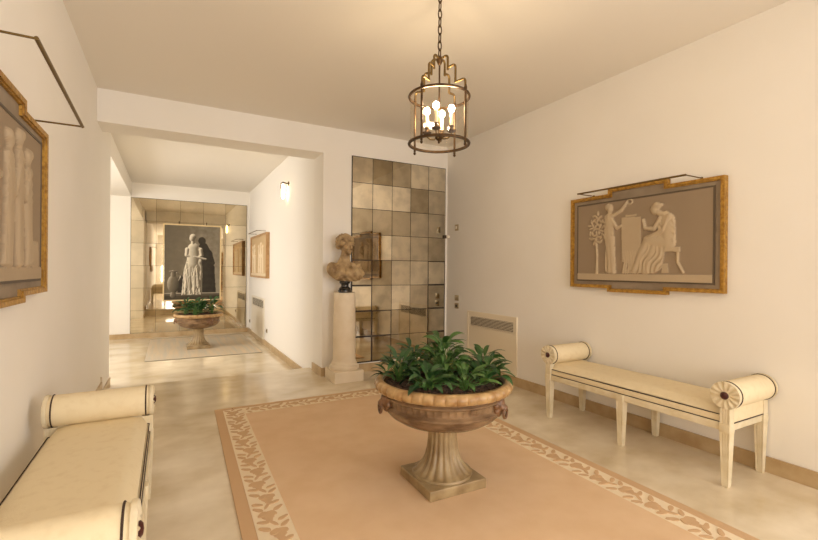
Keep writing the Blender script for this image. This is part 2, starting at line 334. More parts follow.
# ------------------------------------------------------------------ art: height-field panels
class HF:
    def __init__(s, W, Hh, nx):
        s.W, s.H = W, Hh; s.nx = nx; s.ny = int(nx*Hh/W); s.U, s.V = np.meshgrid(np.linspace(0, W, s.nx), np.linspace(0, Hh, s.ny)); s.h = np.zeros_like(s.U); s.p = np.zeros_like(s.U)
    def cap(s, a, b, ra, rb=None, d=.02, p=1, sq=1):
        rb = ra if rb is None else rb; dx, dy = b[0]-a[0], b[1]-a[1]; L2 = dx*dx+dy*dy+1e-9
        t = np.clip(((s.U-a[0])*dx+(s.V-a[1])*dy)/L2, 0, 1); dist = np.hypot(s.U-a[0]-t*dx, s.V-a[1]-t*dy); r = ra+(rb-ra)*t
        q = np.sqrt(np.clip(1-(dist/r)**2, 0, 1)); m_ = dist < r
        s.h = np.where(m_, np.maximum(s.h, d*q), s.h); s.p = np.where(m_, p, s.p); return s
    def path(s, pts, r0, r1, d=.02, p=1):
        n = len(pts)-1
        for i in range(n): s.cap(pts[i], pts[i+1], r0+(r1-r0)*i/n, r0+(r1-r0)*(i+1)/n, d, p)
        return s
    def ellipse(s, c, rx, ry, ang=0, d=.02, p=1):
        x = (s.U-c[0])*math.cos(ang)+(s.V-c[1])*math.sin(ang); y = -(s.U-c[0])*math.sin(ang)+(s.V-c[1])*math.cos(ang)
        q = 1-(x/rx)**2-(y/ry)**2; m_ = q > 0; s.h = np.where(m_, np.maximum(s.h, d*np.sqrt(np.clip(q, 0, 1))), s.h); s.p = np.where(m_, p, s.p); return s
    def inside(s, poly):
        ins = np.zeros(s.U.shape, bool); n = len(poly)
        for i in range(n):
            (x1, y1), (x2, y2) = poly[i], poly[(i+1) % n]
            if y1 == y2: continue
            c = ((s.V < y1) != (s.V < y2)) & (s.U < (x2-x1)*(s.V-y1)/(y2-y1)+x1); ins ^= c
        return ins
    def poly(s, pts, d=.02, p=1, fold=0, freq=200, ang=0, wob=0):
        m_ = s.inside(pts); hh = d+fold*np.sin(freq*(s.U*math.cos(ang)+s.V*math.sin(ang))+wob*np.sin(s.V*30+s.U*14))
        s.h = np.where(m_, np.maximum(s.h, hh), s.h); s.p = np.where(m_, p, s.p); return s
    def smooth(s, n=2):
        for _ in range(n):
            a = np.pad(s.h, 1, mode='edge'); s.h = (a[1:-1, 1:-1]*4+a[:-2, 1:-1]+a[2:, 1:-1]+a[1:-1, :-2]+a[1:-1, 2:])/8
        return s
    def shade(s, lx, ly, k):
        gy, gx = np.gradient(s.h, s.H/s.ny, s.W/s.nx); return np.clip(.5+k*(-gx*lx-gy*ly)/np.sqrt(1+gx**2+gy**2), 0, 1)
    def mesh(s, name, m, parent, loc, pig=None, flat=1.0):      # front faces -y
        nx, ny = s.nx, s.ny; V = np.stack([s.U.ravel()-s.W/2, -(s.h*flat).ravel(), s.V.ravel()], 1)
        i = np.arange((ny-1)*nx).reshape(ny-1, nx)[:, :-1].ravel(); Fq = np.stack([i, i+1, i+nx+1, i+nx], 1)
        n0 = len(V); bk = np.array([(-s.W/2, .004, 0), (s.W/2, .004, 0), (s.W/2, .004, s.H), (-s.W/2, .004, s.H)])
        faces = [list(map(int, f)) for f in Fq]; b = n0
        bot = list(range(nx)); top = list(range((ny-1)*nx, ny*nx)); lef = [k*nx for k in range(ny)]; rig = [k*nx+nx-1 for k in range(ny)]
        faces += [[b+1, b]+bot, [b, b+3]+top[::1][::-1][::-1], [b, b+3]+lef[::-1], [b+2, b+1]+rig, [b, b+1, b+2, b+3]]
        faces[-4] = [b+3, b+2]+top[::-1]
        me = bpy.data.meshes.new(name); me.from_pydata([tuple(v) for v in V]+[tuple(v) for v in bk], [], faces)
        me.materials.append(m); a = me.attributes.new('pigment', 'FLOAT', 'POINT')
        a.data.foreach_set('value', np.concatenate([(s.p if pig is None else pig).ravel(), np.zeros(4)]).astype(np.float32))
        me.polygons.foreach_set('use_smooth', [True]*(len(faces)-5)+[False]*5); me.update()
        o = bpy.data.objects.new(name, me); COL.objects.link(o); o.parent = parent; o.location = loc; return o

def stepped(W, Hh, cw, up, dn, i=0):
    a, b = W/2-i, cw/2-i
    return [(-a, i), (-b, i), (-b, -dn+i), (b, -dn+i), (b, i), (a, i), (a, Hh-i), (b, Hh-i), (b, Hh+up-i), (-b, Hh+up-i), (-b, Hh-i), (-a, Hh-i)]
def rect(x0, z0, x1, z1): return [(x0, z0), (x1, z0), (x1, z1), (x0, z1)]

def figure_standing(h, x, base, top, lean=0, arm=None, d=.018, flip=1):
    Ht = top-base; f = flip
    h.poly([(x-.055*f, base+.02), (x+.05*f, base+.0), (x+.045*f+lean, base+Ht*.62), (x-.035*f+lean, base+Ht*.64)], d*.7, 1, .0035, 240, .12, 1.2)
    h.poly([(x-.05*f+lean, base+Ht*.5), (x+.05*f+lean, base+Ht*.5), (x+.042*f+lean, base+Ht*.84), (x-.04*f+lean, base+Ht*.84)], d*.8, 1, .003, 200, .8, 1)
    h.cap((x-.01*f, base+.02), (x+lean, base+Ht*.5), .026, .042, d); h.cap((x+.022*f, base+.01), (x+.02*f+lean, base+Ht*.5), .02, .036, d)
    h.cap((x+lean, base+Ht*.5), (x+lean, base+Ht*.8), .046, .044, d); h.cap((x+lean, base+Ht*.84), (x+lean+.004, base+Ht*.9), .02, .018, d*.8)
    h.ellipse((x+lean+.006*f, base+Ht*.93), .032, .042, 0, d*1.15); h.ellipse((x+lean-.012*f, base+Ht*.955), .03, .032, 0, d*1.25)
    h.ellipse((x-.01*f, base+.012), .05, .014, 0, d)
    if arm: h.path(arm, .018, .012, d*1.1)
def relief_scene_a(W, Hh):
    h = HF(W, Hh, 300)
    h.poly(rect(0, .0, W, .055), .008, .85)
    # small laurel tree beside a standing figure with a raised arm
    h.path([(.205, .06), (.21, .2), (.2, .34)], .014, .010, .011)
    for q in range(34):
        a, r_ = q*2.4, .082*math.sqrt((q+.5)/34); h.ellipse((.205+r_*math.cos(a), .46+1.75*r_*math.sin(a)), .024, .010, a*1.7, .009+.004*(q % 3), .9)
    figure_standing(h, .355, .06, .67, -.022, [(.365, .56), (.45, .60), (.50, .66)], .02)
    h.path([(.35, .54), (.41, .45), (.45, .47)], .018, .012, .018); t = np.linspace(0, 2*PI, 14)
    h.path([(.525+.026*math.cos(a), .665+.02*math.sin(a)) for a in t], .006, .006, .012)
    # tall block between the figures
    h.poly([(.455, .16), (.625, .13), (.628, .53), (.452, .54)], .009, .82); h.poly([(.49, .54), (.59, .538), (.59, .555), (.49, .557)], .012, .9)
    for q in range(7): h.path([(.47+q*.022, .07), (.485+q*.02, .16+.04*math.sin(q*2.1)), (.47+q*.022, .25)], .012, .007, .011)
    # stool
    h.poly([(.755, .235), (.945, .23), (.945, .268), (.755, .272)], .013, .9); h.path([(.785, .24), (.775, .15), (.735, .075)], .013, .010, .012); h.path([(.925, .235), (.925, .15), (.965, .075)], .013, .010, .012)
    h.poly([(.80, .07), (.855, .07), (.85, .145), (.805, .145)], .006, .8)
    # seated draped figure
    h.poly([(.66, .36), (.80, .37), (.90, .30), (.83, .25), (.80, .10), (.74, .065), (.56, .065), (.60, .16), (.65, .26)], .013, .95, .0045, 170, -.4, 2.2)
    h.path([(.85, .31), (.69, .33)], .062, .045, .021); h.path([(.69, .33), (.62, .20), (.575, .09)], .044, .022, .019); h.path([(.75, .30), (.70, .19), (.68, .08)], .042, .024, .017); h.ellipse((.56, .075), .042, .016, 0, .015); h.ellipse((.67, .07), .036, .014, 0, .015)
    h.poly([(.78, .54), (.84, .555), (.895, .51), (.91, .40), (.90, .28), (.80, .28), (.77, .40)], .015, 1, .003, 150, .9, 1.5); h.path([(.85, .30), (.845, .48)], .06, .058, .021)
    h.path([(.86, .51), (.815, .40), (.71, .365)], .026, .015, .026); h.path([(.79, .50), (.74, .42), (.665, .43), (.65, .50)], .02, .012, .022)
    h.cap((.80, .53), (.765, .555), .022, .022, .018); h.ellipse((.742, .575), .034, .043, .3, .024); h.ellipse((.76, .60), .038, .034, .3, .026); h.ellipse((.795, .605), .018, .014, .3, .022)
    h.smooth(1); return h
def relief_scene_b(W, Hh):
    h = HF(W, Hh, 240); h.poly(rect(0, 0, W, .055), .008, .85)
    for x, tp, f, ln in ((.14, .62, 1, .01), (.30, .65, -1, -.01), (.62, .62, 1, .02), (.78, .66, -1, 0), (.93, .60, -1, -.02)):
        figure_standing(h, x*W/1.17, .06, tp, ln, [(x*W/1.17+ln, .06+.8*(tp-.06)), (x*W/1.17+.08*f, .36), (x*W/1.17+.13*f, .42)], .02, f)
    h.poly([(.43, .06), (.53, .06), (.52, .40), (.44, .40)], .012, .85); h.poly([(.42, .40), (.54, .40), (.54, .43), (.42, .43)], .016, .9)
    for q in range(9): h.path([(1.0+q*.012, .065), (.985+q*.014, .11), (1.0+q*.011, .16+.01*q % .03)], .010, .006, .011)
    h.smooth(1); h.p *= .6; return h
def relief_picture(label, loc, rz, scene, W=1.325, Hh=.83, cw=.52, up=.047, dn=.03, t=.05):
    o = thing('relief_picture', label, 'picture', loc, rz, 'relief pictures')
    MB().ring(stepped(W, Hh, cw, up, dn), stepped(W, Hh, cw, up, dn, .022), -t, 0, yin=-t+.002).ring(stepped(W, Hh, cw, up, dn, .022), stepped(W, Hh, cw, up, dn, .030), -t+.010, -.002).build('gilt_frame', m_gilt, o)
    ix, iz0, iz1 = W/2-.078, .072, Hh-.072
    a = stepped(W, Hh, cw, up, dn, .029)
    MB().prism(a, -t+.022, -.003).build('mount', m_mount, o)
    MB().ring(rect(-ix-.012, iz0-.012, ix+.012, iz1+.012), rect(-ix, iz0, ix, iz1), -t+.014, -t+.024).build('inner_moulding', m_line, o)
    h = scene(2*ix, iz1-iz0); r = h.mesh('relief', m_relief, o, (0, -t+.017, iz0)); return o
relief_picture('grey relief picture of a standing and a seated figure above the right bench', (XR, 2.26, 1.15), -PI/2, relief_scene_a)
relief_picture('grey relief picture in a stepped gilt frame on the left wall above the nearer bench', (XL, 2.292, 1.168), PI/2, relief_scene_b)
def picture_light(label, loc, rz, hw=.465, out=.215, tilt=0):
    o = thing('picture_light', label, 'picture light', loc, rz, 'picture lights')
    for s in (-1, 1):
        MB().tube([(s*hw, 0, s*tilt), (s*hw, -out, s*tilt)], .0045).build('arm', m_brass, o)
        MB().lathe([(.0, 0), (.009, 0), (.009, .006), (.006, .010), (0, .010)], 16, M=T(s*hw, 0, s*tilt) @ Rx(PI/2)).build('wall_rose', m_brass, o, smooth=40)
    MB().tube([(-hw-.004, -out, -tilt), (hw+.004, -out, tilt)], .0075, 10).build('lamp_tube', m_brass, o, smooth=40)
    return o
picture_light('slim brass picture light bracket above the relief on the right wall', (XR, 2.235, 1.992), -PI/2)
picture_light('slim brass picture light bracket above the relief on the left wall', (XL, 2.36, 2.052), PI/2, hw=.45, tilt=-.022)

# statue painting in front of the far mirror
def painting_scene(W, Hh):
    h = HF(W, Hh, 170); U, V = h.U, h.V; bgp = .38+.16*U/W+.05*np.sin(U*3)+.06*(1-V/Hh)
    def s(x, y): return (x*W, y*Hh)
    # cast silhouette on the painted wall (dark), then floor ledge
    sh = HF(W, Hh, 170)
    sh.path([s(.80, .10), s(.79, .35), s(.76, .62)], .14, .11); sh.ellipse(s(.665, .80), .075, .085); sh.path([s(.69, .72), s(.80, .60), s(.86, .50)], .09, .05)
    sh.poly([s(.70, .09), s(.90, .09), s(.90, .45), s(.70, .65)], .02); sh.ellipse(s(.29, .27), .05, .09); sh.path([s(.27, .2), s(.27, .1)], .06, .04)
    ledge = V < .085*Hh
    f = h
    f.poly([s(.30, .06), s(.66, .06), s(.66, .50), s(.66, .70), s(.54, .74), s(.40, .68), s(.40, .55), s(.34, .40)], .05, 1, .013, 52, .25, 1.6)
    f.path([s(.42, .17), s(.48, .48)], .09, .115, .075); f.path([s(.57, .17), s(.55, .48)], .075, .105, .07); f.path([s(.50, .48), s(.51, .70)], .125, .11, .10)
    f.path([s(.40, .68), s(.39, .60), s(.47, .58)], .045, .035, .09); f.path([s(.52, .585), s(.74, .55)], .028, .020, .11); f.path([s(.64, .68), s(.66, .60), s(.60, .57)], .045, .03, .09)
    f.cap(s(.50, .74), s(.495, .79), .04, .036, .07); f.ellipse(s(.485, .83), .055, .075, 0, .10); f.ellipse(s(.50, .855), .065, .06, 0, .11)
    f.ellipse(s(.155, .21), .115, .19, 0, .10); f.cap(s(.155, .32), s(.155, .37), .05, .045, .06); f.ellipse(s(.155, .38), .085, .018, 0, .07); f.cap(s(.155, .10), s(.155, .06), .045, .06, .05)
    f.path([s(.22, .36), s(.285, .31), s(.25, .25)], .016, .014, .05)
    for _ in range(26):
        x0 = rng.uniform(.36, .66); f.path([s(x0, rng.uniform(.07, .2)), s(.36+.8*(x0-.36)+rng.uniform(-.02, .04), rng.uniform(.3, .5))], .014, .010, .06+rng.uniform(.02, .055))
    f.smooth(2); fig = f.p > .5; shd = f.shade(-.8, .55, .55)
    val = np.where(sh.p > .5, .08, bgp); val = np.where(ledge, .30, val); val = np.where(np.abs(V-.085*Hh) < .012, .62, val); val = np.where(V < .05*Hh, .16, val)
    val = np.where(fig, .30+.80*shd, val); vase = fig & (U < .27*W); val = np.where(vase, .10+.62*shd, val)
    return h, val
pt = thing('statue_painting', 'grey painting of a draped statue beside a vase hung on the far mirror', 'painting', (.463, YF-.022, .582))
hh, val = painting_scene(1.09, 1.61); hh.mesh('canvas', m_paint, pt, (0, -.018, .026), val, .004)
MB().ring(rect(-.572, 0, .572, 1.662), rect(-.546, .026, .546, 1.636), -.034, .002, yin=-.030).build('frame', m_cart, pt)
for s in (-.27, .27): MB().tube([(s, -.012, 1.658), (s, -.008, 1.71), (s, .0, 1.725)], .007).build('hanging_hook', m_bronze, pt)

# small pale relief on the corridor wall
sp = thing('relief_picture', 'small pale relief picture in a light wood frame on the corridor wall', 'picture', (XC+.006, 9.2, 1.115), -PI/2, 'relief pictures')
MB().ring(rect(-.87, 0, .87, .86), rect(-.835, .035, .835, .825), -.07, 0, yin=-.06).build('frame', m_wood, sp)
h = relief_scene_b(1.67, .79); h.mesh('relief', m_relief2, sp, (0, -.045, .035))
picture_light('slim brass picture light bracket on the corridor wall above the small pale relief', (XC+.006, 9.25, 2.03), -PI/2, .5, .16)

# ------------------------------------------------------------------ rugs
rug = MB()
def rugx(u, y):      # u in metres from left edge
    xl = .374-.0272*(4.318-y); xr = 2.524-.0055*(3.1-y) if y < 3.1 else 2.524; wdt = xr-xl; return xl+wdt*u/2.15
def rugpt(u, y, z): return (rugx(u, y), y, z)
Y0r, Y1r = -.7, 4.318
def strip(u0, u1, y0, y1, z, mi, n=12, z0=0):
    vs = []; fs = []
    for k in range(n+1):
        y = y0+(y1-y0)*k/n; vs += [rugpt(u0, y, z), rugpt(u1, y, z), rugpt(u0, y, z0), rugpt(u1, y, z0)]
    for k in range(n):
        a, b = 4*k, 4*k+4; fs += [(a, a+1, b+1, b), (a+2, b+2, b+3, a+3), (a, b, b+2, a+2), (a+1, a+3, b+3, b+1)]
    fs += [(0, 2, 3, 1), (4*n, 4*n+1, 4*n+3, 4*n+2)]; rug.add(vs, fs, mi)
strip(0, 2.15, Y0r, Y1r, .009, 2); BW, SW = .066, .172
strip(BW, BW+SW, Y0r+BW, Y1r-BW, .0105, 1, z0=.008); strip(2.15-BW-SW, 2.15-BW, Y0r+BW, Y1r-BW, .0105, 1, z0=.008)
strip(BW+SW, 2.15-BW-SW, Y1r-BW-SW, Y1r-BW, .0105, 1, 2, z0=.008); strip(BW+SW, 2.15-BW-SW, Y0r+BW, Y0r+BW+SW, .0105, 1, 2, z0=.008)
strip(BW+SW, 2.15-BW-SW, Y0r+BW+SW, Y1r-BW-SW, .0115, 0, z0=.008)
def petal(fx, cx, cy, L, Wd, ang):
    z = .0125+rng.uniform(0, .003)
    n = 12; top = []; low = []
    for i in range(n):
        t = 2*PI*i/n; a = (L*math.cos(t)*(1 if math.cos(t) > 0 else .8)); b = Wd*math.sin(t)*(1+.12*math.cos(3*t))
        x = cx+a*math.cos(ang)-b*math.sin(ang); y = cy+a*math.sin(ang)+b*math.cos(ang); p = fx(x, y); top.append((p[0], p[1], z)); q = fx(cx+(x-cx)*1.08, cy+(y-cy)*1.08); low.append((q[0], q[1], .0095))
    rug.add(top+low, [list(range(n))]+[(i, n+i, n+(i+1) % n, (i+1) % n) for i in range(n)], 2)
def vine(fx, L, c):         # along s from 0..L, across t centre c
    per = .18; k = 0; s = per*.5
    while s < L-.05:
        sg = 1 if k % 2 else -1; tt = c+sg*.012
        petal(fx, tt, s, .042, .030, rng.uniform(-.3, .3)+PI/2); petal(fx, tt-sg*.02, s+.02, .03, .02, .8*sg); petal(fx, tt+sg*.022, s+.022, .03, .02, PI-.6*sg)
        petal(fx, c-sg*.045, s+.06, .036, .014, PI/2+.9*sg); petal(fx, c+sg*.05, s+.075, .034, .013, PI/2-.8*sg); petal(fx, c-sg*.05, s-.05, .034, .013, -.5*sg)
        petal(fx, c+sg*.042, s-.055, .034, .013, PI+.4*sg); petal(fx, c, s+.105, .048, .009, PI/2+.5*sg); petal(fx, c-sg*.012, s+.14, .03, .016, PI/2-.5*sg)
        s += per; k += 1
vine(lambda t, s: rugpt(t, Y0r+BW+s, 0)[:2], Y1r-Y0r-2*BW, BW+SW/2)
vine(lambda t, s: rugpt(2.15-t, Y0r+BW+s, 0)[:2], Y1r-Y0r-2*BW, BW+SW/2)
vine(lambda t, s: rugpt(BW+SW+s, Y1r-t, 0)[:2], 2.15-2*BW-2*SW, BW+SW/2)
rb = rug.build('area_rug', [m_rug, m_rugl, m_rugb]); tag(rb, 'large tan rug with a cream leaf-patterned border under the stone urn', 'rug')
MB_ = MB().box((-.32, 7.95, ZF), (1.45, 10.32, ZF+.006), 0).box((-.32, 7.93, ZF), (1.45, 7.96, ZF+.007), 1).box((-.32, 10.31, ZF), (1.45, 10.34, ZF+.007), 1)
tag(MB_.build('area_rug', [m_rug2, m_rug2e]), 'pale grey striped rug on the corridor floor under the far stone urn', 'rug')

# ------------------------------------------------------------------ stone urns
def lion_mask(P):
    d = ell(P, (0, 0, 0), (.042, .03, .048)); d = smin(d, ell(P, (0, -.026, -.014), (.022, .022, .02)), .012)
    for i in range(9):
        a = PI*2*i/9+.3; d = smin(d, ell(P, (.044*math.cos(a), .004, .05*math.sin(a)), (.02, .018, .02)), .008)
    for s in (-1, 1): d = smax(d, -ell(P, (s*.015, -.031, .012), (.007, .008, .006)), .004)
    q = np.sqrt((np.hypot(P[0], P[2]+.042)-.028)**2+(P[1]+.034)**2)-.008
    return smin(d, q, .005)
def make_urn(label, loc, rz, handle_angles, grp='stone urns'):
    o = thing('stone_urn', label, 'urn', loc, rz, grp)
    MB().box((-.194, -.19, 0), (.190, .185, .058), bev=.006).build('plinth', m_stone, o, smooth=30)
    st = [(.178, .055), (.182, .062), (.178, .072), (.168, .076), (.152, .092), (.128, .12), (.108, .16), (.095, .21), (.088, .27), (.087, .325), (.094, .338), (.1, .344), (.1, .36)]
    def fl(r, z, t, k):
        a = 0 if (k < 3 or k > 9) else min(1, (10-k)/2, (k-2)/1.)
        return r*(1-.085*a*(math.cos(18*t)*.5+.5)**1.5), z
    MB().lathe(st, 216, fl).build('fluted_stem', m_stone, o, smooth=50)
    def beads(r, z, t, k): return r+(.006*max(0, math.cos(56*t)) if k in (11, 13) else (.0085*max(0, math.cos(56*t)) if k == 12 else 0)), z
    bw = [(.07, .322), (.12, .322), (.2, .338), (.275, .366), (.325, .398), (.352, .428), (.358, .44), (.366, .446), (.366, .456), (.357, .462), (.35, .470), (.349, .486), (.351, .496), (.352, .505), (.362, .512), (.37, .516), (.37, .524), (.362, .53), (.372, .545), (.385, .55)]
    bi = [(.362, .58), (.35, .55), (.3, .48), (.1, .42), (0, .42)]
    MB().lathe(bw+bi, 336, beads).build('bowl', m_bowl, o, smooth=35, loc=(0, 0, .028))
    rm = [(.368, .545), (.392, .546), (.41, .553), (.415, .565), (.418, .578), (.413, .592), (.402, .602), (.388, .606), (.372, .606), (.366, .6), (.364, .57)]
    def egg(r, z, t, k):
        a = (0, .2, .7, 1, 1, .8, .4, 0, 0, 0, 0)[k]; return r-.008*a*(1-abs(math.sin(21*t)))**2, z
    MB().lathe(rm, 336, egg, cap=False).build('rim', m_rim, o, smooth=50, loc=(0, 0, .028))
    for a in handle_angles:
        h_ = sdf_object('lion_mask_handle', lambda X, Y, Z: lion_mask((X, Y, Z)), (-.08, -.07, -.09), (.08, .04, .09), .005, m_mask, o)
        h_.location = (.362*math.cos(a), .362*math.sin(a), .528); h_.rotation_euler = (0, 0, a+PI/2)
    return o
UX, UY = 1.472, 2.228
make_urn('large stone urn on a fluted foot standing on the tan rug', (UX, UY, .0116), -.03, [math.atan2(-UY, -UX)+k*2.12 for k in (-.53, .53, 1.5)])
VX, VY = .49, 8.93
make_urn('stone urn on a fluted foot at the far end of the corridor', (VX, VY, ZF+.0062), .0, [-PI/2+.5+k*2.1 for k in (0, 1, 2)])
def soil(name_label, x, y, z):
    mb = MB(); vs = []; fs = []; R_ = 14; S_ = 56
    for k in range(R_+1):
        r = .352*k/R_
        for i in range(S_):
            t = 2*PI*i/S_; vs.append((r*math.cos(t), r*math.sin(t), .035*(1-(k/R_)**2)+(rng.uniform(-.006, .009) if k < R_ else -.004)))
    for k in range(R_):
        for i in range(S_):
            j = (i+1) % S_; fs.append((k*S_+i, k*S_+j, (k+1)*S_+j, (k+1)*S_+i))
    nb = len(vs)
    for i in range(S_): t = 2*PI*i/S_; vs.append((.352*math.cos(t), .352*math.sin(t), -.02))
    for i in range(S_): j = (i+1) % S_; fs.append((R_*S_+i, R_*S_+j, nb+j, nb+i))
    fs.append([nb+i for i in range(S_)])
    mb.add(vs, fs)
    for _ in range(240):      # bark chips
        a, r = rng.uniform(0, 2*PI), .34*math.sqrt(rng.uniform(0, 1)); zz = .035*(1-(r/.352)**2)+.006
        M = T(r*math.cos(a), r*math.sin(a), zz) @ Rz(rng.uniform(0, 6)) @ Rx(rng.uniform(-.6, .6)); q = rng.uniform(.006, .014); mb.box((-q, -q*.6, -.004), (q, q*.6, .004), M=M)
    o = mb.build('potting_soil', m_soil, loc=(x, y, z)); tag(o, name_label, 'soil', kind='stuff')
soil('dark bark soil filling the large urn on the tan rug', UX, UY, .0116+.600)
soil('dark bark soil filling the far corridor urn', VX, VY, ZF+.0062+.600)

# ------------------------------------------------------------------ plants
def leaf(mb, base, az, el0, bend, L, Wd, roll=0, mi=0):
    n = 7; p = Vector(base); el = el0; vs = []; fs = []; side = Vector((-math.sin(az), math.cos(az), 0))
    for k in range(n+1):
        t = k/n; wv = Wd*math.sin(PI*min(1, (t*.93+.05)))**.75*(1-.45*t); d = Vector((math.cos(az)*math.cos(el), math.sin(az)*math.cos(el), math.sin(el)))
        up = side.cross(d); up = -up if up.z < 0 else up
        s2 = side*math.cos(roll)+up*math.sin(roll)
        if k == n: wv = .0008
        vs += [tuple(p-s2*wv+up*wv*.28), tuple(p), tuple(p+s2*wv+up*wv*.28)]
        p = p+d*(L/n); el -= bend/n
    for k in range(n):
        a = 3*k; fs += [(a, a+1, a+4, a+3), (a+1, a+2, a+5, a+4)]
    mb.add(vs, fs, mi)
def plant(label, loc, n, Ls, hs, spread, grp, m=None, seed=0):
    rr = random.Random(seed); o = thing('leafy_plant', label, 'plant', loc, 0, grp)
    lv = MB(); stm = MB()
    for i in range(n):
        az = 2*PI*i/n*2.4+rr.uniform(-.4, .4); f = i/(n-1); r_ = spread*(.25+.9*(1-f))*rr.uniform(.7, 1.15); hh_ = hs*(.25+.75*f)*rr.uniform(.8, 1.15)
        bx, by = r_*math.cos(az), r_*math.sin(az)
        pts = [(.008*math.cos(az), .008*math.sin(az), -.02), (bx*.45, by*.45, hh_*.65), (bx, by, hh_)]
        stm.tube(pts, [.004, .003, .002], 6)
        leaf(lv, (bx, by, hh_), az+rr.uniform(-.5, .5), rr.uniform(.1, .8)+.35*f, rr.uniform(.7, 1.7), Ls*rr.uniform(.75, 1.2), Ls*rr.uniform(.17, .225), rr.uniform(-.5, .5))
    stm.build('stems', m_stem, o, smooth=60); l_ = lv.build('leaves', m or m_leaf, o, smooth=80)
    return o
pz = .0116+.600
spots = [('centre', .0, .0, 44, .105, .20, .12), ('left edge, by the pale column', -.24, .12, 38, .10, .13, .11), ('right edge, below the wall grille', .27, -.03, 42, .11, .14, .12),
         ('front left, hanging over the rim', -.19, -.14, 38, .105, .10, .11), ('front, leaning over the gadrooned rim', .0, -.23, 38, .105, .10, .11), ('front right lip', .19, -.17, 38, .105, .11, .11),
         ('back, tallest above the rest', .10, .17, 40, .115, .21, .12), ('back left', -.10, .2, 36, .10, .17, .11)]
for i, (nm, x, y, n, L, hs, spd) in enumerate(spots):
    plant('leafy green plant in the large urn at its '+nm, (UX+x, UY+y, pz+.03*(1-(x*x+y*y)/.12)), n, L, hs, spd, 'plants in the large urn', (m_leaf, m_leaf2)[i % 2], 10+i)
for i, (nm, x, y) in enumerate([('left edge', -.2, -.02), ('middle', .02, -.06), ('right edge', .22, .0), ('back', .03, .18), ('front', -.07, -.2)]):
    plant('leafy green plant in the far corridor urn at its '+nm, (VX+x, VY+y, ZF+.618), 26, .15, .23, .13, 'plants in the far urn', m_leaf2, 40+i)

# ------------------------------------------------------------------ column pedestal and bust
PX, PY = 1.822, 4.87
pd = thing('column_pedestal', 'white round column pedestal on a square base beside the mirror', 'pedestal', (PX, PY, 0))
MB().box((-.176, -.178, 0), (.176, .178, .128), bev=.004).build('square_base', m_plaster, pd, smooth=30)
MB().lathe([(.1, .128), (.165, .128), (.173, .140), (.175, .157), (.170, .175), (.155, .185), (.15, .192), (.15, .203), (.143, .21), (.138, .222)], 64).build('torus_moulding', m_plaster, pd, smooth=40)
MB().lathe([(.138, .215), (.133, .24), (.131, .4), (.127, .9), (.126, 1.02), (.124, 1.024)], 64).build('shaft', m_plaster, pd, smooth=30)
bu = thing('bust', 'weathered marble bust of a woman with bound hair on the white column', 'bust', (PX, PY, 1.024), -.12)
so = [(.072, 0), (.078, .004), (.078, .03), (.066, .036), (.07, .045), (.064, .056), (.048, .066), (.043, .082), (.047, .1), (.058, .108), (.062, .118), (.062, .132), (.05, .138)]
MB().lathe(so, 48).build('socle', m_socle, bu, smooth=35)
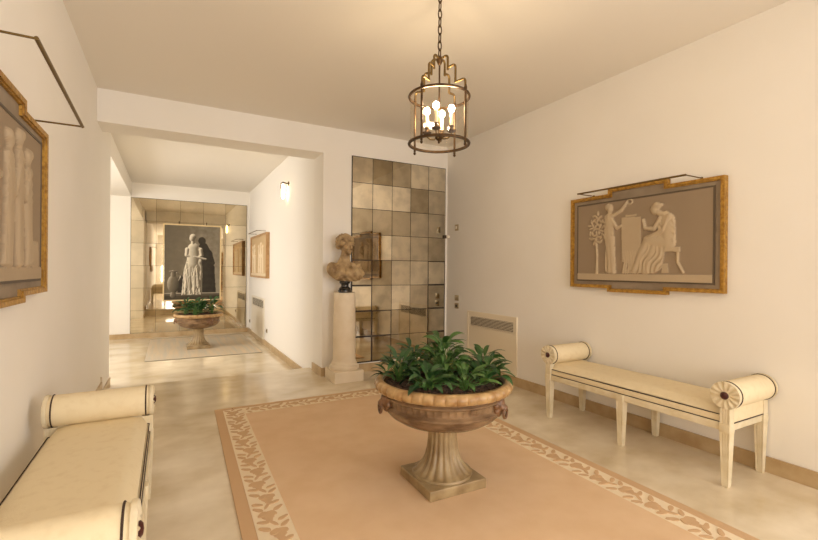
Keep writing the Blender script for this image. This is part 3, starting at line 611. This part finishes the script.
def bust_sdf(X, Y, Z):
    P = (X, Y, Z-.136)
    d = ell(P, (0, .02, .105), (.165, .095, .12))
    d = smin(d, ell(P, (-.15, .025, .145), (.062, .062, .075)), .05); d = smin(d, ell(P, (.15, .025, .145), (.062, .062, .075)), .05)
    for s in (-1, 1): d = smin(d, ell(P, (s*.068, -.055, .095), (.052, .045, .05)), .025)
    d = smin(d, cap(P, (0, .03, .18), (.01, .012, .33), .066, .052), .05)
    # cloth: folds across the chest gathered on her left shoulder
    q = ell(P, (.05, .0, .085), (.185, .118, .1)); q = smax(q, -(P[0]*.75+.1-P[2]*.55-.03*np.sin(P[2]*20)), .01)
    q = q+.006*np.sin((P[0]*.75+P[2]*.65)*120+2.5*np.sin(P[2]*22)); d = smin(d, q, .008)
    for k in range(4): d = smin(d, cap(P, (.17-.012*k, -.05+.012*k, .2-.01*k), (.03-.05*k, -.1+.006*k, .06-.012*k), .014, .010), .008)
    d = smin(d, cap(P, (.09, -.04, .19), (.18, .0, .11), .026, .024), .03)
    d = smax(d, -(P[2]+.005), .01)
    # head, turned to her left and slightly down
    a = .5; ca, sa = math.cos(a), math.sin(a); x0, y0, z0 = P[0]-.014, P[1]-.0, P[2]-.412
    x = x0*ca+y0*sa; y = -x0*sa+y0*ca; b = .10; y, z = y*math.cos(b)-z0*math.sin(b)*-1, z0*math.cos(b)-y*math.sin(b)
    Q = (x, y, z)
    hd = ell(Q, (0, .012, .02), (.073, .088, .095)); hd = smin(hd, ell(Q, (0, -.03, -.045), (.05, .05, .058)), .03); hd = smin(hd, ell(Q, (0, -.062, -.085), (.02, .018, .017)), .02)
    hd = smin(hd, cap(Q, (0, -.079, .03), (0, -.097, -.014), .0075, .0095), .009); hd = smin(hd, ell(Q, (0, -.091, -.019), (.014, .010, .007)), .006)
    for s in (-1, 1):
        hd = smax(hd, -ell(Q, (s*.03, -.088, .018), (.019, .018, .012)), .010); hd = smin(hd, ell(Q, (s*.03, -.069, .016), (.014, .012, .010)), .003)
        hd = smin(hd, cap(Q, (s*.014, -.080, .034), (s*.048, -.064, .034), .006, .005), .008); hd = smin(hd, ell(Q, (s*.04, -.058, -.018), (.022, .02, .022)), .02)
        hd = smin(hd, ell(Q, (s*.073, .014, .0), (.010, .017, .026)), .006)
    hd = smin(hd, ell(Q, (0, -.084, -.045), (.022, .010, .0055)), .004); hd = smin(hd, ell(Q, (0, -.082, -.056), (.018, .010, .006)), .004); hd = smax(hd, -cap(Q, (-.018, -.094, -.0505), (.018, -.094, -.0505), .0028), .003)
    # hair: waved cap, parting, knot behind
    hr = ell(Q, (0, .03, .052), (.101, .110, .092)); wv = .0075*np.sin(60*z+34*np.abs(x)+3*np.sin(40*y))
    hr = smax(hr+wv, (-(y+.045)-.55*(z-.06)), .012)
    for s in (-1, 1):
        hr = smin(hr, cap(Q, (s*.008, -.062, .078), (s*.072, -.028, .030), .021, .022), .010); hr = smin(hr, cap(Q, (s*.074, -.022, .03), (s*.07, .055, -.015), .024, .028), .012)
    hr = smin(hr, ell(Q, (0, .12, .0), (.05, .05, .045)), .015); hr = smin(hr, cap(Q, (-.07, -.01, .098), (.07, -.01, .098), .014), .01)
    hr = hr+.004*np.sin(150*(x*.7+z)+6*np.sin(30*y)); hr = smin(hr, cap(P, (-.02, .07, .3), (-.07, .03, .22), .018, .012), .01)
    d = smin(d, smin(hd, hr, .004), .012)
    return d
sdf_object('figure', bust_sdf, (-.26, -.18, .11), (.28, .21, .74), .0055, m_bust, bu)

# ------------------------------------------------------------------ hanging lantern
LX, LY = 1.462, 2.28
ln = thing('hanging_lantern', 'round bronze and glass lantern with lit candle bulbs hanging from the ceiling', 'lantern', (LX, LY, 2.07))
zt, zb, R = .303, .008, .186
MB().lathe([(0, .956), (.05, .956), (.05, .946), (.03, .938), (.012, .925), (0, .92)], 32).build('ceiling_rose', m_bronze, ln, smooth=40)
mb = MB(); z = .552; k = 0
while z < .925:
    pts = []
    for i in range(16):
        t = 2*PI*i/16; a, b = .0115*math.cos(t), .030*math.sin(t); pts.append((a, 0, z+.018+b) if k % 2 else (0, a, z+.018+b))
    mb.tube(pts, .0042, 6, closed=True); z += .049; k += 1
mb.build('chain', m_bronze, ln, smooth=60)
def hoop(z0, z1, ro, ri): return MB().lathe([(ri, z0), (ro, z0), (ro+.003, (z0+z1)/2), (ro, z1), (ri, z1), (ri, z0)], 72, cap=False)
hoop(zt-.010, zt+.004, R+.004, R-.006).build('top_ring', m_bronze, ln, smooth=30)
hoop(zb-.004, zb+.010, R+.005, R-.009).build('bottom_ring', m_bronze, ln, smooth=30)
va = math.atan2(-LX, -LY)  # toward the camera
cdir = Vector((-LX, -LY, 0)).normalized(); rdir = Vector((math.cos(YAW), -math.sin(YAW), 0))
A0 = math.atan2((cdir*.153-rdir*.105).y, (cdir*.153-rdir*.105).x)
for q in range(4):
    a = A0+q*PI/2; c, s = math.cos(a), math.sin(a)
    MB().tube([(R*c, R*s, -.012), (R*c, R*s, zt+.028)], .0072, 10).lathe([(0, -.032), (.007, -.026), (.009, -.018), (.004, -.012), (.008, -.008), (0, -.004)], 12, M=T(R*c, R*s, 0)).lathe([(.010, zt+.006), (.010, zt+.018), (.004, zt+.024), (.006, zt+.032), (0, zt+.042)], 12, M=T(R*c, R*s, 0)).build('upright', m_bronze, ln, smooth=40)
    def P(r, z): return (r*c, r*s, z)
    mb = MB()
    def bend(r0_, r1_, zt_, zl, zin):
        rc = .018; pts = [P(r0_, zin)]
        pts += [P(r1_-rc+rc*math.sin(t), zt_-rc+rc*math.cos(t)) for t in np.linspace(0, PI/2, 6)]; pts.append(P(r1_, zl)); mb.tube(pts, .0072, 8)
    bend(.010, .060, .545, .455, .538); bend(.058, .115, .475, .365, .468); bend(.113, R-.002, .372, zt, .366)
    mb.build('crown_arm', m_brass, ln, smooth=50)
    g = MB(); th = np.linspace(a+.05, a+PI/2-.05, 14); r_ = R-.006; vs = []; 
    for t in th: vs += [(r_*math.cos(t), r_*math.sin(t), zb+.014), (r_*math.cos(t), r_*math.sin(t), zt-.010)]
    g.add(vs, [(2*i, 2*i+2, 2*i+3, 2*i+1) for i in range(13)]).build('glass_pane', m_glass, ln, smooth=80)
    # candle light on its own arm
    b = A0+PI/4*0+q*PI/2+.35; c2, s2 = math.cos(b), math.sin(b); rc = .078
    pts = [(.012*c2, .012*s2, .055), (.03*c2, .03*s2, .040), (.055*c2, .055*s2, .042), (rc*c2, rc*s2, .062), (rc*c2, rc*s2, .085)]
    arm = MB().tube(pts, .0045, 8).build('candle_arm', m_brass, ln, smooth=60)
    Mq = T(rc*c2, rc*s2, 0)
    MB().lathe([(0, .072), (.012, .074), (.028, .084), (.029, .088), (.012, .092), (.009, .110), (.014, .114), (.014, .118), (0, .118)], 24, M=Mq).build('drip_pan', m_bronze, arm, smooth=40)
    MB().lathe([(.0105, .118), (.0105, .195), (0, .198)], 16, M=Mq).build('candle_sleeve', m_candle, arm, smooth=40)
    MB().lathe([(.006, .196), (.009, .202), (.017, .211), (.0195, .223), (.017, .235), (.009, .243), (0, .2445)], 20, M=Mq).build('bulb', m_bulb, arm, smooth=60)
MB().lathe([(0, .012), (.008, .018), (.006, .028), (.02, .04), (.026, .052), (.016, .064), (.008, .072), (.0055, .08), (.0055, .5), (.012, .505), (.02, .525), (.018, .545), (.008, .556), (0, .558)], 20).build('centre_stem', m_bronze, ln, smooth=40)

# ------------------------------------------------------------------ benches
def fluted_section(w_, n=3, dep=.08):
    pts = []; 
    for side in range(4):
        for k in range(n*4+1):
            u = -1+2*k/(n*4+0.0); 
            if k == n*4: continue
            g = 0 if (abs(u) > .78) else dep*(.5-.5*math.cos((u/.78+1)*PI*n))
            p = (u, -1+g); a = side*PI/2; pts.append(((p[0]*math.cos(a)-p[1]*math.sin(a))*w_, (p[0]*math.sin(a)+p[1]*math.cos(a))*w_))
    return pts
def loft(mb, secs, M=None):
    n = len(secs[0][0]); vs = []; fs = []
    for sct, z in secs: vs += [(x, y, z) for x, y in sct]
    for k in range(len(secs)-1):
        for i in range(n): j = (i+1) % n; fs.append((k*n+i, k*n+j, (k+1)*n+j, (k+1)*n+i))
    fs += [list(range(n))[::-1], [(len(secs)-1)*n+i for i in range(n)]]; return mb.add(vs, fs, 0, M)
def make_bench(label, loc, rz):
    o = thing('upholstered_bench', label, 'bench', loc, rz, 'upholstered benches'); DX, DY = .212, .70     # front is -x, length along y
    for sx in (-1, 1):
        for yy in (-DY, 0, DY):
            mb = MB(); flat = fluted_section(.030, 3, 0)
            loft(mb, [(fluted_section(.0165), 0), (fluted_section(.0185), .02), (fluted_section(.027), .30), (fluted_section(.028), .332), (fluted_section(.030, 3, 0), .335)], M=T(sx*DX, yy, 0))
            mb.box((sx*DX-.03, yy-.03, .332), (sx*DX+.03, yy+.03, .384), bev=.002)
            if yy: loft(mb, [(fluted_section(.027), .384), (fluted_section(.027), .475)], M=T(sx*DX, yy, 0))
            mb.build('leg', m_cream, o, smooth=30)
    MB().box((-.232, -DY, .338), (-.196, DY, .384), bev=.003).box((.196, -DY, .338), (.232, DY, .384), bev=.003).box((-.2, -DY-.018, .338), (.2, -DY+.018, .384), bev=.003).box((-.2, DY-.018, .338), (.2, DY+.018, .384), bev=.003).build('seat_rail', m_cream, o, smooth=30)
    cu = MB().box((-.222, -.672, .384), (.222, .672, .43), bev=.008).build('seat_base', m_uph, o, smooth=40)
    top = MB(); nx, ny = 10, 30; vs = []; fs = []
    for i in range(nx+1):
        for j in range(ny+1):
            u, v = -1+2*i/nx, -1+2*j/ny; e = (1-abs(u)**4); u2_ = math.copysign(abs(u)**.7, u)
            vs.append((u2_*.213, v*.672, .432+.050*e**.4+.004*math.cos(v*1.5)))
    for i in range(nx):
        for j in range(ny): a = i*(ny+1)+j; fs.append((a, a+ny+1, a+ny+2, a+1))
    b0 = len(vs); vs += [(-.213, -.672, .43), (.213, -.672, .43), (.213, .672, .43), (-.213, .672, .43)]; fs.append((b0, b0+1, b0+2, b0+3))
    top.add(vs, fs).build('seat_cushion', m_uph, o, smooth=60)
    br = MB()
    for zz, hx in ((.387, .2235), (.4315, .2215)):
        br.tube([(-hx, -.668, zz), (hx, -.668, zz), (hx, .668, zz), (-hx, .668, zz)], .0028, 6, closed=True)
    br.build('piping', m_braid, cu, smooth=60)
    for sy in (-1, 1):
        y0 = sy*DY; ar = MB()
        ar.lathe([(.0, -.222), (.074, -.222), (.079, -.205), (.08, -.1), (.08, .1), (.079, .205), (.074, .222), (0, .222)], 48, M=T(0, y0, .556) @ Ry(PI/2))
        ar.box((-.184, y0-.024, .384), (.184, y0+.024, .50)); a_ = ar.build('bolster_arm', m_uph, o, smooth=40)
        MB().box((-.184, y0-.026, .384), (.184, y0+.026, .391)).build('arm_piping', m_braid, a_)
        for sx in (-1, 1):
            M = T(sx*.222, y0, .556) @ Ry(sx*PI/2); rs = MB()
            def pet(r, z, t, k): a = (0, 0, 0, .0, 1, 1, .5, 0, 0)[k]; return r, z+.005*a*(math.cos(12*t))
            rs.lathe([(.07, 0), (.082, 0), (.084, .008), (.081, .018), (.068, .017), (.05, .020), (.034, .014), (.026, .018), (0, .018)], 96, pet, M=M)
            rt = rs.build('rosette', m_cream, a_, smooth=50)
            MB().lathe([(.022, .016), (.023, .023), (.015, .030), (0, .032)], 24, M=M).build('medallion', m_medal, rt, smooth=50)
            bd = MB(); nb = 60
            for i in range(nb):
                t = 2*PI*i/nb; bd.lathe([(0, -.0035), (.0035, 0), (0, .0035)], 6, M=T(sx*.205, y0+.081*math.cos(t), .556+.081*math.sin(t)))
            bd.tube([(sx*.205, y0+.0795*math.cos(2*PI*i/48), .556+.0795*math.sin(2*PI*i/48)) for i in range(48)], .0035, 6, closed=True)
            bd.build('arm_braid', m_braid, a_)
    return o
bench = make_bench('cream upholstered bench with rolled arms against the right wall', (3.182, 2.078, 0), 0)
b2 = copy_tree(bench); b2.location = (-.31, 2.15, 0); b2.rotation_euler = (0, 0, PI)
b2['label'] = 'cream upholstered bench with rolled arms against the left wall in the foreground'

# ------------------------------------------------------------------ wall fittings
def vent(label, loc, rz, W, Hh, gz0, gz1, nsl, m, ms, legs=False):
    o = thing('vent_cover', label, 'vent cover', loc, rz)
    MB().ring(rect(-W/2, 0, W/2, Hh), rect(-W/2+.02, .02, W/2-.02, Hh-.02), -.018, 0).build('frame', m, o)
    MB().box((-W/2+.018, -.012, .018), (W/2-.018, 0, gz0-.014), bev=.002).build('access_panel', m, o)
    gx = W/2-.055
    MB().ring(rect(-W/2+.018, gz0-.011, W/2-.018, Hh-.018), rect(-gx, gz0, gx, gz1), -.014, -.001).build('grille_surround', m, o)
    MB().box((-gx, -.003, gz0), (gx, -.001, gz1)).build('shade_sheet', ms, o)  # dark-painted sheet standing in for the shade behind the slats
    for k in range(nsl):
        z = gz0+(k+.5)*(gz1-gz0)/nsl; MB().box((-gx, -.006, -.002), (gx, .003, .002), M=T(0, -.008, z) @ Rx(.5)).build('slat', m, o)
    return o
vent('cream wall vent cover with slatted grille on the right wall near the mirror', (XR, 4.15, .108), -PI/2, .92, .665, .485, .60, 7, m_vent, m_slot)
vent('white wall vent cover low on the corridor wall', (XC+.006, 9.48, ZF+.085), -PI/2, 1.4, .80, .60, .76, 7, m_ventw, m_slot)
def plate(name, label, cat, loc, rz, w_, h_, m, knob=None, mk=None, kname='button'):
    o = thing(name, label, cat, loc, rz)
    MB().box((-w_/2, -.012, 0), (w_/2, 0, h_), bev=.003).build('cover_plate', m, o, smooth=30)
    if knob: MB().box((-knob/2, -.019, h_/2-knob/2), (knob/2, -.011, h_/2+knob/2), bev=.002).build(kname, mk or m, o, smooth=30)
    return o
plate('thermostat', 'small beige thermostat high on the right wall by the mirror', 'thermostat', (XR, 4.88, 1.835), -PI/2, .075, .085, m_steel, .035, m_white, 'dial')
plate('switch_plate', 'upper metal switch plate on the right wall by the mirror', 'switch', (XR, 4.868, .885), -PI/2, .085, .075, m_steel, .05, m_steel, 'rocker')
plate('wall_socket', 'lower metal socket plate under the switch beside the mirror', 'socket', (XR, 4.866, .778), -PI/2, .085, .075, m_steel, .032, m_dark, 'socket_hole')
plate('wall_socket', 'small grey socket low on the corridor wall near the white vent', 'socket', (XC+.006, 8.52, .08), -PI/2, .075, .075, m_steel, .03, m_dark, 'socket_hole')
plate('wall_socket', 'tiny dark socket on the corridor wall between the white vent and the far mirror', 'socket', (XC+.006, 10.48, .06), -PI/2, .075, .075, m_steel, .032, m_dark, 'socket_hole')
se = thing('alarm_sensor', 'small white alarm sensor on the right edge of the tiled mirror', 'sensor', (3.385, YB-.016, 1.765))
MB().box((-.018, -.03, -.022), (.018, 0, .022), bev=.005).build('bracket', m_dark, se, smooth=40)
MB().lathe([(0, 0), (.02, 0), (.022, .02), (.02, .055), (.012, .068), (0, .07)], 20, M=T(.01, -.028, 0) @ Ry(PI/2)).build('sensor_head', m_white, se, smooth=50)

# corridor wall light
wl = thing('wall_sconce', 'small lit wall sconce high on the corridor wall', 'sconce', (XC+.006, 6.98, 2.60), -PI/2)
MB().lathe([(0, 0), (.035, 0), (.035, .008), (.02, .016), (0, .016)], 24, M=T(.09, 0, .03) @ Rx(PI/2)).build('wall_rose', m_bronze, wl, smooth=40)
MB().tube([(.09, -.01, .03), (.09, -.05, .035), (.05, -.08, .05), (0, -.09, .045), (-.05, -.085, .05), (-.09, -.08, .03), (-.1, -.08, -.03)], .010, 8).build('arm', m_bronze, wl, smooth=60)
MB().lathe([(.012, .03), (.024, .02), (.027, -.02), (.026, -.19), (.012, -.205), (0, -.206)], 24, M=T(.03, -.075, .0)).build('lamp_shade', m_sconce, wl, smooth=50)

# ------------------------------------------------------------------ bookcase behind the viewpoint (seen in the far mirror)
bc = thing('bookcase', 'cream open bookcase reflected at the right of the statue painting', 'bookcase', (2.95, YW+.17, 0))
MB().box((-.45, -.16, 0), (-.41, .16, 2.2)).build('side_panel', m_cream, bc); MB().box((.41, -.16, 0), (.45, .16, 2.2)).build('side_panel', m_cream, bc); MB().box((-.41, -.16, .02), (.41, -.14, 2.18)).build('back_panel', m_wood, bc)
for z in (.06, .55, 1.0, 1.45, 1.9, 2.16): MB().box((-.41, -.14, z), (.41, .15, z+.03)).build('shelf', m_cream, bc)
for i, (x, z, nm) in enumerate([(-.15, 1.48, 'upper'), (.1, 1.03, 'middle'), (-.1, .58, 'lower')]):
    p = thing('potted_plant', 'leafy potted plant on the %s bookcase shelf' % nm, 'plant', (2.95+x, YW+.19, z), 0, 'potted plants on the bookcase')
    MB().lathe([(.05, 0), (.07, .1), (.075, .12), (.065, .12), (.06, .1), (0, .1)], 24).build('pot', (m_white, m_mask, m_wood)[i], p, smooth=40)
    lv = MB(); rr = random.Random(i)
    for k in range(18): leaf(lv, (.02*math.cos(k), .02*math.sin(k), .1), k*2.4, rr.uniform(.5, 1.3), 1.2, .2, .035)
    lv.build('leaves', m_leaf, p, smooth=80)
